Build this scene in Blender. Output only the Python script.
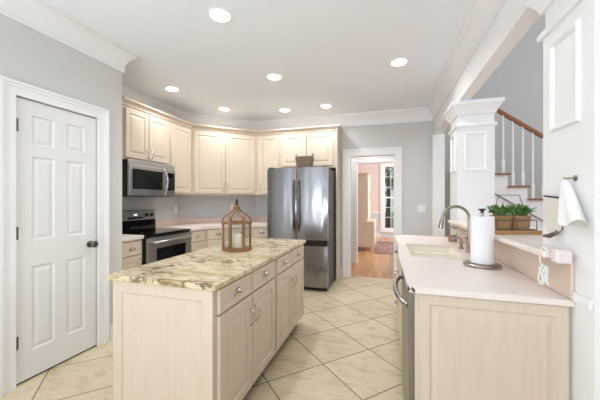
import bpy, bmesh, math, random
from mathutils import Vector, Matrix

for o in list(bpy.data.objects):
    bpy.data.objects.remove(o)
SC = bpy.context.scene
COL = SC.collection
PI = math.pi
random.seed(7)

# ------------------------------------------------------------------ camera, world, light, exposure
cam_data = bpy.data.cameras.new('camera')
cam = bpy.data.objects.new('camera', cam_data)
COL.objects.link(cam)
cam_data.sensor_width = 36.0
cam_data.lens = 36.0 * 288.0 / 600.0
cam_data.clip_start = 0.02
YAW = math.atan(86.0 / 288.0)
cam.location = (0, 0, 1.30)
cam.rotation_euler = (PI / 2, 0, YAW)
SC.camera = cam

WORLD_STRENGTH = 0.64
CAN_POWER = 4.9
world = bpy.data.worlds.new('daylight')
SC.world = world
world.use_nodes = True
bg = world.node_tree.nodes['Background']
bg.inputs[0].default_value = (0.84, 0.92, 1.0, 1)
bg.inputs[1].default_value = WORLD_STRENGTH

SC.view_settings.view_transform = 'Standard'
SC.view_settings.look = 'None'
SC.view_settings.gamma = 1.0
SC.view_settings.use_curve_mapping = False
SC.view_settings.exposure = 0.28


def area_light(name, loc, rot, sx, sy, power, col=(1, 1, 1)):
    d = bpy.data.lights.new(name, 'AREA')
    d.shape = 'RECTANGLE'
    d.size, d.size_y = sx, sy
    d.energy = power
    d.color = col
    o = bpy.data.objects.new(name, d)
    COL.objects.link(o)
    o.location = loc
    o.rotation_euler = rot
    return o


# added upward-tilted fill behind the camera; daylight from unseen foyer and dining room windows
area_light('bounce_fill', (-1.75, -2.2, 1.0), (PI / 2 + 1.02, 0, -.12), 2.8, 1.9, 132, (.87, .94, 1))
area_light('foyer_daylight', (4.2, 3.6, 3.2), (PI / 2, 0, PI / 2), 3.0, 3.0, 40)
area_light('dining_daylight', (2.6, 8.6, 1.7), (PI / 2, 0, PI / 2), 2.6, 1.9, 90)
area_light('hall_lamp', (-.3, 5.52, 2.68), (0, 0, 0), .3, .3, 7)


# ------------------------------------------------------------------ materials
def lin(c):
    c = c / 255.0
    return c / 12.92 if c <= 0.04045 else ((c + 0.055) / 1.055) ** 2.4


def rgb(r, g, b):
    return (lin(r), lin(g), lin(b), 1.0)


def new_mat(name):
    m = bpy.data.materials.new(name)
    m.use_nodes = True
    nt = m.node_tree
    return m, nt, nt.nodes['Principled BSDF']


def N(nt, kind, **kw):
    n = nt.nodes.new(kind)
    for k, v in kw.items():
        setattr(n, k, v)
    return n


def noise(nt, scale, detail=3, rough=0.5, vec=None, distortion=0.0):
    n = N(nt, 'ShaderNodeTexNoise')
    n.inputs['Scale'].default_value = scale
    n.inputs['Detail'].default_value = detail
    n.inputs['Roughness'].default_value = rough
    n.inputs['Distortion'].default_value = distortion
    if vec is not None:
        nt.links.new(vec, n.inputs['Vector'])
    return n


def ramp(nt, fac, stops):
    r = N(nt, 'ShaderNodeValToRGB')
    el = r.color_ramp.elements
    while len(el) < len(stops):
        el.new(0.5)
    for e, (p, c) in zip(el, stops):
        e.position = p
        e.color = c
    nt.links.new(fac, r.inputs[0])
    return r


def mix(nt, fac, a, b, mode='MIX'):
    m = N(nt, 'ShaderNodeMix', data_type='RGBA', blend_type=mode)
    for i, v in ((0, fac), (6, a), (7, b)):
        if isinstance(v, (float, int, tuple)):
            m.inputs[i].default_value = v
        else:
            nt.links.new(v, m.inputs[i])
    return m.outputs[2]


def coords(nt, scale=(1, 1, 1), rot=(0, 0, 0), loc=(0, 0, 0)):
    t = N(nt, 'ShaderNodeTexCoord')
    mp = N(nt, 'ShaderNodeMapping')
    mp.inputs['Scale'].default_value = scale
    mp.inputs['Rotation'].default_value = rot
    mp.inputs['Location'].default_value = loc
    nt.links.new(t.outputs['Object'], mp.inputs['Vector'])
    return mp.outputs['Vector']


def bump(nt, b, height, strength, dist=0.01):
    n = N(nt, 'ShaderNodeBump')
    n.inputs['Strength'].default_value = strength
    n.inputs['Distance'].default_value = dist
    nt.links.new(height, n.inputs['Height'])
    nt.links.new(n.outputs[0], b.inputs['Normal'])


def plain(name, c, rough=0.5, metal=0.0, var=0.03, vscale=6.0, spec=0.5, bmp=0.0, bscale=200):
    m, nt, b = new_mat(name)
    v = coords(nt)
    n = noise(nt, vscale, 3, 0.5, v)
    lo = tuple(x * (1 - var) for x in c[:3]) + (1,)
    hi = tuple(min(1, x * (1 + var)) for x in c[:3]) + (1,)
    nt.links.new(ramp(nt, n.outputs[0], [(0.3, lo), (0.7, hi)]).outputs[0], b.inputs['Base Color'])
    b.inputs['Roughness'].default_value = rough
    b.inputs['Metallic'].default_value = metal
    b.inputs['Specular IOR Level'].default_value = spec
    if bmp:
        n2 = noise(nt, bscale, 2, 0.5, v)
        bump(nt, b, n2.outputs[0], bmp, 0.002)
    return m


def emit(name, c, s):
    m, nt, b = new_mat(name)
    b.inputs['Base Color'].default_value = c
    b.inputs['Emission Color'].default_value = c
    b.inputs['Emission Strength'].default_value = s
    return m


M = {}
M['ceiling'] = plain('ceiling_paint', rgb(245, 249, 255), 0.9, var=0.01, spec=0.1)
M['wall'] = plain('grey_wall_paint', rgb(216, 214, 211), 0.85, var=0.01, spec=0.15, bmp=0.05)
M['splash'] = plain('blue_grey_wall_paint', rgb(200, 200, 199), 0.8, var=0.01, spec=0.2, bmp=0.05)
M['foyer'] = plain('foyer_grey_paint', rgb(188, 185, 181), 0.85, var=0.01, spec=0.15)
M['pink'] = plain('pink_wall_paint', rgb(232, 214, 208), 0.85, var=0.01, spec=0.15)
M['wainscot'] = plain('wainscot_paint', rgb(214, 220, 226), 0.6, var=0.01)
M['trim'] = plain('white_trim_paint', rgb(244, 243, 243), 0.45, var=0.008)
M['grey_trim'] = plain('grey_trim_paint', rgb(150, 147, 142), 0.6, var=.01)
M['door'] = plain('white_door_paint', rgb(236, 235, 233), 0.5, var=0.008)
M['black_gap'] = plain('toe_black_and_gap_shade', rgb(30, 28, 27), 0.7)  # black of the toe kicks, also the painted shade under the pantry door


def cabinet_paint():
    m, nt, b = new_mat('cream_cabinet_glaze')
    v = coords(nt, (14, 14, 1.2))
    n = noise(nt, 3.0, 5, 0.6, v)
    r = ramp(nt, n.outputs[0], [(0.3, rgb(212, 195, 175)), (0.55, rgb(216, 200, 181)), (0.8, rgb(219, 204, 186))])
    nt.links.new(r.outputs[0], b.inputs['Base Color'])
    b.inputs['Roughness'].default_value = 0.42
    bump(nt, b, n.outputs[0], 0.03, 0.002)
    return m


M['cabinet'] = cabinet_paint()


def tile_floor():
    m, nt, b = new_mat('diagonal_stone_tile')
    D = 0.668                                     # diagonal of one tile
    side = D / math.sqrt(2)
    L = nt.links
    t = N(nt, 'ShaderNodeTexCoord')
    sep = N(nt, 'ShaderNodeSeparateXYZ')
    L.new(t.outputs['Object'], sep.inputs[0])

    def mth(op, a, bb=None):
        n = N(nt, 'ShaderNodeMath', operation=op)
        for i, v in ((0, a), (1, bb)):
            if v is None:
                continue
            if isinstance(v, (int, float)):
                n.inputs[i].default_value = v
            else:
                L.new(v, n.inputs[i])
        return n.outputs[0]
    x = mth('ADD', sep.outputs[0], 0.478)
    y = mth('SUBTRACT', sep.outputs[1], 2.908)
    u = mth('DIVIDE', mth('ADD', x, y), D)
    w = mth('DIVIDE', mth('SUBTRACT', x, y), D)
    fu, fw = mth('FRACT', u), mth('FRACT', w)
    du = mth('MINIMUM', fu, mth('SUBTRACT', 1.0, fu))
    dw = mth('MINIMUM', fw, mth('SUBTRACT', 1.0, fw))
    d = mth('MULTIPLY', mth('MINIMUM', du, dw), side)
    cell = N(nt, 'ShaderNodeCombineXYZ')
    L.new(mth('FLOOR', u), cell.inputs[0])
    L.new(mth('FLOOR', w), cell.inputs[1])
    wn = N(nt, 'ShaderNodeTexWhiteNoise')
    L.new(cell.outputs[0], wn.inputs['Vector'])
    # each tile gets its own piece of the stone pattern
    off = N(nt, 'ShaderNodeVectorMath', operation='SCALE')
    L.new(wn.outputs['Color'], off.inputs[0])
    off.inputs['Scale'].default_value = 37.0
    vec = N(nt, 'ShaderNodeVectorMath', operation='ADD')
    L.new(t.outputs['Object'], vec.inputs[0])
    L.new(off.outputs[0], vec.inputs[1])
    mp = N(nt, 'ShaderNodeMapping')
    mp.inputs['Rotation'].default_value = (0, 0, 0.6)
    mp.inputs['Scale'].default_value = (1.0, 2.4, 1)
    L.new(vec.outputs[0], mp.inputs[0])
    n1 = noise(nt, 5.0, 12, 0.74, mp.outputs[0], 0.7)
    r1 = ramp(nt, n1.outputs[0], [(0.26, rgb(168, 148, 116)), (0.40, rgb(205, 187, 153)), (0.54, rgb(224, 209, 179)), (0.66, rgb(208, 191, 159)), (0.82, rgb(233, 221, 197))])
    n2 = noise(nt, 30, 4, 0.7, mp.outputs[0])
    c = mix(nt, 0.10, r1.outputs[0], n2.outputs['Color'], 'SOFT_LIGHT')
    tone = ramp(nt, wn.outputs['Value'], [(0.0, (0.90, 0.90, 0.89, 1)), (1.0, (1.0, 1.0, 1.0, 1))])
    c = mix(nt, 1.0, c, tone.outputs[0], 'MULTIPLY')
    lt = N(nt, 'ShaderNodeMath', operation='LESS_THAN')
    L.new(d, lt.inputs[0])
    lt.inputs[1].default_value = 0.0042
    c = mix(nt, lt.outputs[0], c, rgb(128, 110, 88))
    L.new(c, b.inputs['Base Color'])
    rr = ramp(nt, lt.outputs[0], [(0.0, (0.33, 0.33, 0.33, 1)), (1.0, (0.9, 0.9, 0.9, 1))])
    L.new(rr.outputs[0], b.inputs['Roughness'])
    b.inputs['Specular IOR Level'].default_value = 0.4
    edge = N(nt, 'ShaderNodeMapRange')
    edge.inputs['From Min'].default_value = 0.002
    edge.inputs['From Max'].default_value = 0.008
    L.new(d, edge.inputs['Value'])
    bump(nt, b, edge.outputs[0], 0.35, 0.003)
    return m


M['tile'] = tile_floor()


def plank_floor():
    m, nt, b = new_mat('oak_strip_floor')
    L = nt.links
    v = coords(nt)
    br = N(nt, 'ShaderNodeTexBrick')
    br.inputs['Scale'].default_value = 1.0
    br.inputs['Brick Width'].default_value = 0.9
    br.inputs['Row Height'].default_value = 0.075
    br.inputs['Mortar Size'].default_value = 0.0012
    br.inputs['Color1'].default_value = rgb(214, 168, 122)
    br.inputs['Color2'].default_value = rgb(198, 132, 80)
    br.inputs['Mortar'].default_value = rgb(120, 78, 46)
    v2 = coords(nt, rot=(0, 0, PI / 2))
    L.new(v2, br.inputs['Vector'])
    g = noise(nt, 4, 6, 0.6, coords(nt, (18, 1, 1)))
    c = mix(nt, 0.25, br.outputs['Color'], g.outputs['Color'], 'SOFT_LIGHT')
    L.new(c, b.inputs['Base Color'])
    b.inputs['Roughness'].default_value = 0.25
    return m


M['oak'] = plank_floor()


def wood(name, c1, c2, scale=(30, 30, 2), rough=0.45):
    m, nt, b = new_mat(name)
    v = coords(nt, scale)
    n = noise(nt, 2.0, 6, 0.65, v, 0.8)
    nt.links.new(ramp(nt, n.outputs[0], [(0.25, c1), (0.75, c2)]).outputs[0], b.inputs['Base Color'])
    b.inputs['Roughness'].default_value = rough
    bump(nt, b, n.outputs[0], 0.12, 0.002)
    return m


M['rail_wood'] = wood('oiled_oak', rgb(122, 72, 32), rgb(160, 98, 48), (3, 40, 40), 0.35)
M['tread_wood'] = wood('tread_oak', rgb(130, 88, 58), rgb(160, 112, 78), (3, 40, 40), 0.4)
M['lantern_wood'] = wood('reddish_brown_wood', rgb(100, 68, 40), rgb(164, 118, 76), (26, 26, 5), 0.5)
M['board_wood'] = wood('honey_wood', rgb(166, 116, 68), rgb(204, 156, 104), (40, 6, 20), 0.5)


def granite():
    m, nt, b = new_mat('cream_gold_granite')
    v = coords(nt, (1.0, 1.0, 1.0), (0, 0, 0.5))
    vs = coords(nt, (1.0, 2.6, 1.0), (0, 0, -0.55))
    n1 = noise(nt, 3.6, 8, 0.62, vs, 1.4)
    base = ramp(nt, n1.outputs[0], [(0.28, rgb(158, 134, 92)), (0.40, rgb(198, 178, 136)), (0.5, rgb(222, 206, 172)), (0.62, rgb(232, 219, 190)), (0.76, rgb(190, 166, 120))])
    n2 = noise(nt, 11.0, 4, 0.55, coords(nt, (1.0, 2.2, 1.0), (0, 0, -0.55), (.4, .2, 0)), 0.9)
    dark = ramp(nt, n2.outputs[0], [(0.53, (0, 0, 0, 1)), (0.575, (1, 1, 1, 1))])
    n3 = noise(nt, 1.9, 2, 0.5, v, 0.3)
    gate = ramp(nt, n3.outputs[0], [(0.38, (0, 0, 0, 1)), (0.52, (1, 1, 1, 1))])
    f = mix(nt, 1.0, dark.outputs[0], gate.outputs[0], 'MULTIPLY')
    c = mix(nt, mix(nt, 0.8, (0, 0, 0, 1), f), base.outputs[0], rgb(84, 56, 32))
    n5 = noise(nt, 4.0, 5, 0.6, coords(nt, (1.0, 2.4, 1), (0, 0, -0.55), (3, 1, 0)), 2.0)
    vein = ramp(nt, n5.outputs[0], [(0.465, (0, 0, 0, 1)), (0.5, (1, 1, 1, 1)), (0.535, (0, 0, 0, 1))])
    c = mix(nt, mix(nt, 0.7, (0, 0, 0, 1), vein.outputs[0]), c, rgb(146, 124, 84))
    n4 = noise(nt, 110, 3, 0.7, v)
    sp = ramp(nt, n4.outputs[0], [(0.62, (0, 0, 0, 1)), (0.70, (1, 1, 1, 1))])
    c = mix(nt, mix(nt, 0.3, (0, 0, 0, 1), sp.outputs[0]), c, rgb(104, 82, 56))
    nt.links.new(c, b.inputs['Base Color'])
    b.inputs['Roughness'].default_value = 0.16
    return m


M['granite'] = granite()


def speckle(name, c1, c2, rough=0.3, scale=220):
    m, nt, b = new_mat(name)
    n = noise(nt, scale, 2, 0.6, coords(nt))
    nt.links.new(ramp(nt, n.outputs[0], [(0.4, c1), (0.6, c2)]).outputs[0], b.inputs['Base Color'])
    b.inputs['Roughness'].default_value = rough
    return m


M['counter'] = speckle('pinkish_solid_surface', rgb(236, 222, 213), rgb(242, 230, 222))
M['sink'] = speckle('ivory_sink', rgb(250, 241, 222), rgb(252, 244, 228), 0.22)
M['backsplash'] = speckle('tan_backsplash', rgb(219, 196, 180), rgb(227, 206, 190), 0.35)


def steel(name, c, rough, axis='z', streak=0.35):
    m, nt, b = new_mat(name)
    sc = {'z': (3, 3, 0.12), 'x': (0.12, 3, 3), 'y': (3, 0.12, 3)}[axis]
    n = noise(nt, 40, 3, 0.6, coords(nt, sc))
    b.inputs['Base Color'].default_value = c
    b.inputs['Metallic'].default_value = 1.0
    r = ramp(nt, n.outputs[0], [(0.3, (rough * 0.92,) * 3 + (1,)), (0.7, (rough * 1.1,) * 3 + (1,))])
    nt.links.new(r.outputs[0], b.inputs['Roughness'])
    n2 = noise(nt, 1.6, 2, 0.5, coords(nt, {'z': (2.6, 2.6, 0.5), 'x': (0.5, 2, 2), 'y': (2, 0.5, 2)}[axis]))
    bump(nt, b, n2.outputs[0], streak, 0.012)
    return m


M['steel'] = steel('brushed_stainless', rgb(152, 152, 157), 0.22, 'z', 0.9)
M['steel_h'] = steel('brushed_stainless_wide', rgb(186, 186, 188), 0.30, 'x', 0.03)
M['steel_flat'] = plain('satin_steel', rgb(150, 147, 143), 0.32, 1.0, 0.02)
M['nickel'] = plain('brushed_nickel', rgb(168, 160, 148), 0.28, 1.0, 0.05)
M['pewter'] = plain('pewter', rgb(196, 190, 182), 0.24, 1.0, 0.08)
M['dark_pewter'] = plain('dark_pewter', rgb(112, 108, 104), 0.3, 1.0, 0.05)
M['chrome'] = plain('polished_steel', rgb(210, 210, 212), 0.15, 1.0, 0.02)
M['fridge_side'] = plain('grey_fridge_side', rgb(70, 71, 75), 0.45, 0.3, 0.03)
M['black'] = plain('black_plastic', rgb(22, 22, 23), 0.35, var=0.1)
M['black_glass'] = plain('black_glass', rgb(14, 14, 15), 0.06, var=0.1)
M['window_glass'] = plain('smoked_glass', rgb(30, 30, 30), 0.12, var=0.1)
M['white_plastic'] = plain('white_plastic', rgb(238, 238, 236), 0.4, var=0.01)
M['pink_plastic'] = plain('pale_pink_plastic', rgb(236, 220, 220), 0.4, var=0.01)
M['paper'] = plain('white_paper', rgb(244, 243, 245), 0.95, var=0.01, spec=0.1, bmp=0.3, bscale=90)
M['cloth'] = plain('white_cotton', rgb(242, 241, 239), 0.95, var=0.01, spec=0.05, bmp=0.4, bscale=300)
M['cream_board'] = plain('cream_enamel', rgb(226, 221, 211), 0.5, var=0.02)
M['wax'] = plain('ivory_wax', rgb(240, 230, 214), 0.6, var=0.02)
M['dark_iron'] = plain('dark_iron', rgb(58, 48, 42), 0.5, 0.7, 0.1)
M['wire'] = plain('grey_wire', rgb(112, 106, 98), 0.45, 0.8, 0.05)
M['hutch'] = wood('cream_painted_wood', rgb(222, 206, 184), rgb(234, 220, 200), (12, 12, 2), 0.5)
M['can_lens'] = emit('lit_lens', (1.0, 0.97, 0.92, 1), 14.0)
M['display'] = emit('clock_digits', (0.7, 0.9, 1.0, 1), 1.2)


def thin_glass():
    m = bpy.data.materials.new('clear_glass')
    m.use_nodes = True
    nt = m.node_tree
    nt.nodes.clear()
    out = N(nt, 'ShaderNodeOutputMaterial')
    tr = N(nt, 'ShaderNodeBsdfTransparent')
    tr.inputs[0].default_value = (0.95, 0.96, 0.95, 1)
    gl = N(nt, 'ShaderNodeBsdfGlossy')
    gl.inputs['Roughness'].default_value = 0.03
    mx = N(nt, 'ShaderNodeMixShader')
    mx.inputs[0].default_value = 0.05
    nt.links.new(tr.outputs[0], mx.inputs[1])
    nt.links.new(gl.outputs[0], mx.inputs[2])
    nt.links.new(mx.outputs[0], out.inputs[0])
    return m


M['glass'] = thin_glass()


def wicker(name, c1, c2, s=90):
    m, nt, b = new_mat(name)
    v = coords(nt)
    w1 = N(nt, 'ShaderNodeTexWave', wave_type='BANDS', bands_direction='Z')
    w1.inputs['Scale'].default_value = s * 0.35
    w1.inputs['Distortion'].default_value = 3.0
    w1.inputs['Detail'].default_value = 2
    w1.inputs['Detail Scale'].default_value = 6
    nt.links.new(v, w1.inputs[0])
    n = noise(nt, s, 3, 0.6, v)
    f = mix(nt, 0.5, w1.outputs['Color'], n.outputs['Color'])
    nt.links.new(ramp(nt, f, [(0.38, c1), (0.6, c2)]).outputs[0], b.inputs['Base Color'])
    b.inputs['Roughness'].default_value = 0.8
    bump(nt, b, f, 0.9, 0.006)
    return m


M['wicker_grey'] = wicker('grey_brown_wicker', rgb(62, 52, 44), rgb(186, 168, 148), 55)
M['wicker_tan'] = wicker('tan_wicker', rgb(150, 112, 76), rgb(206, 168, 124), 130)


def leafy(name, c1, c2, s=30):
    m, nt, b = new_mat(name)
    n = noise(nt, s, 2, 0.5, coords(nt))
    nt.links.new(ramp(nt, n.outputs[0], [(0.35, c1), (0.65, c2)]).outputs[0], b.inputs['Base Color'])
    b.inputs['Roughness'].default_value = 0.5
    return m


M['leaf'] = leafy('herb_leaf', rgb(52, 92, 38), rgb(116, 160, 76), 45)
M['tree_leaf'] = leafy('tree_leaf', rgb(84, 116, 80), rgb(140, 170, 124), 3)
M['bark'] = plain('bark', rgb(84, 70, 58), 0.9, var=0.2)
M['lawn'] = leafy('lawn', rgb(110, 150, 84), rgb(140, 176, 108), 2)


def rug_mat():
    m, nt, b = new_mat('faded_oriental_rug')
    v = coords(nt)
    vo = N(nt, 'ShaderNodeTexVoronoi')
    vo.inputs['Scale'].default_value = 7
    nt.links.new(v, vo.inputs['Vector'])
    c = ramp(nt, vo.outputs['Distance'], [(0.1, rgb(186, 160, 148)), (0.35, rgb(150, 112, 106)), (0.6, rgb(128, 100, 102)), (0.8, rgb(166, 138, 130))])
    nt.links.new(c.outputs[0], b.inputs['Base Color'])
    b.inputs['Roughness'].default_value = 0.95
    return m


M['rug'] = rug_mat()


# ------------------------------------------------------------------ mesh helpers
class MB:
    def __init__(self):
        self.bm = bmesh.new()

    def box(self, x0, x1, y0, y1, z0, z1, bev=0.0, seg=2, mat=None):
        r = bmesh.ops.create_cube(self.bm, size=1.0)
        vs = r['verts']
        for v in vs:
            v.co = Vector((x0 + (v.co.x + .5) * (x1 - x0), y0 + (v.co.y + .5) * (y1 - y0), z0 + (v.co.z + .5) * (z1 - z0)))
        if mat is not None:
            bmesh.ops.transform(self.bm, matrix=mat, verts=vs)
        if bev:
            es = list({e for v in vs for e in v.link_edges})
            bmesh.ops.bevel(self.bm, geom=es, offset=bev, segments=seg, affect='EDGES', profile=0.5)
        return self

    def faces(self, pts, fs):
        vs = [self.bm.verts.new(p) for p in pts]
        for f in fs:
            try:
                self.bm.faces.new([vs[i] for i in f])
            except ValueError:
                pass
        return vs

    def prism(self, poly, z0, z1, axis='z', bev=0.0):
        """poly extruded: axis z -> (a,b) are x,y ; axis y -> x,z ; axis x -> y,z"""
        n = len(poly)

        def P(a, b, h):
            return {'z': (a, b, h), 'y': (a, h, b), 'x': (h, a, b)}[axis]
        pts = [P(a, b, z0) for a, b in poly] + [P(a, b, z1) for a, b in poly]
        fs = [tuple(reversed(range(n))), tuple(range(n, 2 * n))]
        fs += [(i, (i + 1) % n, n + (i + 1) % n, n + i) for i in range(n)]
        vs = self.faces(pts, fs)
        if bev:
            es = list({e for v in vs for e in v.link_edges})
            bmesh.ops.bevel(self.bm, geom=es, offset=bev, segments=2, affect='EDGES', profile=0.5)
        return self

    def rings(self, rs, cap0=True, cap1=True):
        """list of closed loops with equal vertex counts, skinned in order"""
        loops = [[self.bm.verts.new(p) for p in r] for r in rs]
        n = len(loops[0])
        for a, b in zip(loops, loops[1:]):
            for i in range(n):
                try:
                    self.bm.faces.new((a[i], a[(i + 1) % n], b[(i + 1) % n], b[i]))
                except ValueError:
                    pass
        if cap0:
            self.bm.faces.new(list(reversed(loops[0])))
        if cap1:
            self.bm.faces.new(loops[-1])
        return self

    def lathe(self, prof, c=(0, 0, 0), n=24, cap0=True, cap1=True, mat=None):
        rs = []
        for r, z in prof:
            rs.append([Vector((c[0] + r * math.cos(2 * PI * i / n), c[1] + r * math.sin(2 * PI * i / n), c[2] + z)) for i in range(n)])
        if mat is not None:
            rs = [[mat @ p for p in r] for r in rs]
        return self.rings(rs, cap0, cap1)

    def tube(self, pts, r, n=10, closed=False):
        pts = [Vector(p) for p in pts]
        m = len(pts)
        rad = r if isinstance(r, (list, tuple)) else [r] * m
        tans = []
        for i in range(m):
            a = pts[i - 1] if (i > 0 or closed) else pts[i]
            b = pts[(i + 1) % m] if (i < m - 1 or closed) else pts[i]
            tans.append((b - a).normalized())
        t0 = tans[0]
        up = Vector((0, 0, 1)) if abs(t0.z) < 0.9 else Vector((1, 0, 0))
        nv = (up - t0 * up.dot(t0)).normalized()
        rs = []
        for p, t, q in zip(pts, tans, rad):
            nv = (nv - t * nv.dot(t)).normalized()
            bn = t.cross(nv)
            rs.append([p + (nv * math.cos(2 * PI * k / n) + bn * math.sin(2 * PI * k / n)) * q for k in range(n)])
        if closed:
            rs.append(rs[0])
            return self.rings(rs, False, False)
        return self.rings(rs)

    def sphere(self, c, r, u=14, v=8, sc=(1, 1, 1)):
        res = bmesh.ops.create_uvsphere(self.bm, u_segments=u, v_segments=v, radius=r)
        for w in res['verts']:
            w.co = Vector((c[0] + w.co.x * sc[0], c[1] + w.co.y * sc[1], c[2] + w.co.z * sc[2]))
        return self

    def sweep(self, path, prof, inward):
        """moulding: prof = [(out, z)], path = plan points; inward(i) sign chooses the side (+1 = left of travel)"""
        P = [Vector(p) for p in path]
        rs = []
        for i, p in enumerate(P):
            d0 = (p - P[i - 1]).normalized() if i > 0 else None
            d1 = (P[i + 1] - p).normalized() if i < len(P) - 1 else None
            d0 = d0 or d1
            d1 = d1 or d0
            n0 = Vector((-d0.y, d0.x)) * inward
            n1 = Vector((-d1.y, d1.x)) * inward
            b = n0 + n1
            b = b / max(1e-6, b.dot(n0))
            rs.append([Vector((p.x + b.x * o, p.y + b.y * o, z)) for o, z in prof])
        return self.rings(rs)

    def panel_front(self, x0, x1, z0, z1, t, border=0.055, y=0.0, raised=True, mat=None):
        def rect(ins, yy):
            p = [Vector((x0 + ins, yy, z0 + ins)), Vector((x1 - ins, yy, z0 + ins)), Vector((x1 - ins, yy, z1 - ins)), Vector((x0 + ins, yy, z1 - ins))]
            return [mat @ q for q in p] if mat is not None else p
        rs = [rect(0, y), rect(0, y - t + .004), rect(.004, y - t)]
        if raised:
            rs += [rect(border, y - t), rect(border + .005, y - t + .008), rect(border + .011, y - t + .008),
                   rect(border + .034, y - t + .001)]
        else:
            rs += [rect(.014, y - t), rect(.018, y - t + .003), rect(.022, y - t + .003)]
        return self.rings(rs)

    def build(self, name, mat, parent=None, smooth=False, loc=None, rotz=None):
        bmesh.ops.recalc_face_normals(self.bm, faces=self.bm.faces)
        me = bpy.data.meshes.new(name)
        self.bm.to_mesh(me)
        self.bm.free()
        me.materials.append(M[mat] if isinstance(mat, str) else mat)
        if smooth:
            for p in me.polygons:
                p.use_smooth = True
            try:
                me.set_sharp_from_angle(angle=math.radians(38))
            except Exception:
                pass
        o = bpy.data.objects.new(name, me)
        COL.objects.link(o)
        if parent is not None:
            o.parent = parent
        if loc is not None:
            o.location = loc
        if rotz is not None:
            o.rotation_euler = (0, 0, rotz)
        return o


def tag(o, label, cat, group=None, kind=None):
    o['label'] = label
    o['category'] = cat
    if group:
        o['group'] = group
    if kind:
        o['kind'] = kind
    return o


def thing(name, label, cat, loc=(0, 0, 0), rotz=0.0, group=None):
    o = bpy.data.objects.new(name, None)
    COL.objects.link(o)
    o.location = loc
    o.rotation_euler = (0, 0, rotz)
    o.empty_display_size = 0.05
    return tag(o, label, cat, group)


def struct_root(name, loc=(0, 0, 0), rotz=0.0):
    o = bpy.data.objects.new(name, None)
    COL.objects.link(o)
    o.location = loc
    o.rotation_euler = (0, 0, rotz)
    o['kind'] = 'structure'
    return o


def struct(name, mb, mat, smooth=False, loc=None, rotz=None):
    o = mb.build(name, mat, None, smooth, loc, rotz)
    o['kind'] = 'structure'
    return o


def copy_tree(o, parent=None):
    c = o.copy()
    COL.objects.link(c)
    c.parent = parent
    for ch in list(o.children):
        copy_tree(ch, c)
    return c


# ------------------------------------------------------------------ key dimensions (metres)
CZ = 2.74                         # ceiling
XP = -2.46                        # face of the pantry wall
YP = 2.19                         # its far corner
XR = -3.27                        # wall behind the range
W1, W2 = (-3.27, 3.99), (-2.34, 4.92)   # the wall cutting the corner
YB = 4.92                         # back wall
XC = 0.715                       # plane of columns, beam and half wall, kitchen side

# ------------------------------------------------------------------ the setting
struct('floor', MB().box(-3.5, 0.80, -2.6, 4.97, -0.06, 0.0), 'tile')
mb = MB()
mb.box(-1.3, 0.95, 4.971, 6.06, -0.06, 0.0)
mb.box(-1.3, 3.2, 6.061, 10.6, -0.06, 0.0)
mb.box(0.801, 4.4, 0.2, 4.97, -0.06, 0.0)
mb.box(0.951, 4.4, 4.971, 6.06, -0.06, 0.0)
struct('floor_wood', mb, 'oak')
struct('ceiling', MB().box(-3.5, 0.80, -2.6, 5.04, CZ, CZ + 0.08), 'ceiling')
struct('light_block_right', MB().box(1.057, 1.16, -2.6, 1.639, 0, CZ), 'wall')  # unseen wall, added to block daylight from the open right side
struct('light_block_rear', MB().box(-0.35, 1.16, -2.72, -2.601, 0, CZ), 'wall')  # unseen wall piece, added to keep rear light off the near column
struct('ceiling_right', MB().box(.801, 1.16, -2.6, 1.639, CZ, CZ + .08), 'ceiling')
struct('ceiling_hall', MB().box(-1.3, 0.80, 5.041, 6.12, CZ, CZ + 0.08), 'ceiling')
struct('ceiling_dining', MB().box(-1.3, 3.2, 6.121, 10.6, CZ, CZ + 0.08), 'ceiling')

# pantry wall with its door opening
DY0, DY1, DZ = 1.345, 1.940, 2.028
mb = MB()
mb.box(XP - .11, XP, -2.6, DY0, 0, CZ)
mb.box(XP - .11, XP, DY1, YP, 0, CZ)
mb.box(XP - .11, XP, DY0, DY1, DZ, CZ)
struct('wall_left', mb, 'wall')
struct('wall_pantry', MB().box(XR - .11, XP - .111, YP - .11, YP, 0, CZ), 'wall')
struct('wall_range', MB().prism([(XR, YP + .001), (XR, W1[1]), (XR - .12, W1[1] + .05), (XR - .12, YP + .001)], 0, CZ), 'splash')
struct('wall_diagonal', MB().prism([(W1[0], W1[1] + .001), (W2[0] - .001, W2[1]), (W2[0] - .05, W2[1] + .12), (W1[0] - .12, W1[1] + .052)], 0, CZ), 'splash')
OX0, OX1, OZ = -0.600, 0.140, 2.055      # doorway to the hall
mb = MB()
mb.prism([(W2[0], YB), (OX0, YB), (OX0, YB + .12), (W2[0] - .049, YB + .12)], 0, CZ)
mb.box(OX1, 0.86, YB, YB + .12, 0, CZ)
mb.box(OX0, OX1, YB, YB + .12, OZ, CZ)
struct('wall_back', mb, 'wall')
# grey-blue painted stretch of back wall between counter and cupboards
struct('wall_backsplash', MB().box(W2[0] + .003, -1.745, YB - .004, YB - .0005, 0.9, 1.39), 'splash')
# hall: far wall with a second cased opening, foyer wall behind the stairs
HX0, HX1 = -0.585, 0.26
mb = MB()
mb.box(-1.3, HX0, 6.0, 6.12, 0, CZ)
mb.box(HX1, 4.4, 6.0, 6.12, 0, CZ)
mb.box(HX0, HX1, 6.0, 6.12, 2.075, CZ)
mb.box(0.70, 4.4, 6.0, 6.12, CZ, 5.4)
struct('wall_foyer', mb, 'foyer')
struct('wall_hall', MB().box(-1.42, -1.301, 5.05, 5.99, 0, CZ), 'wall')
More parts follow.
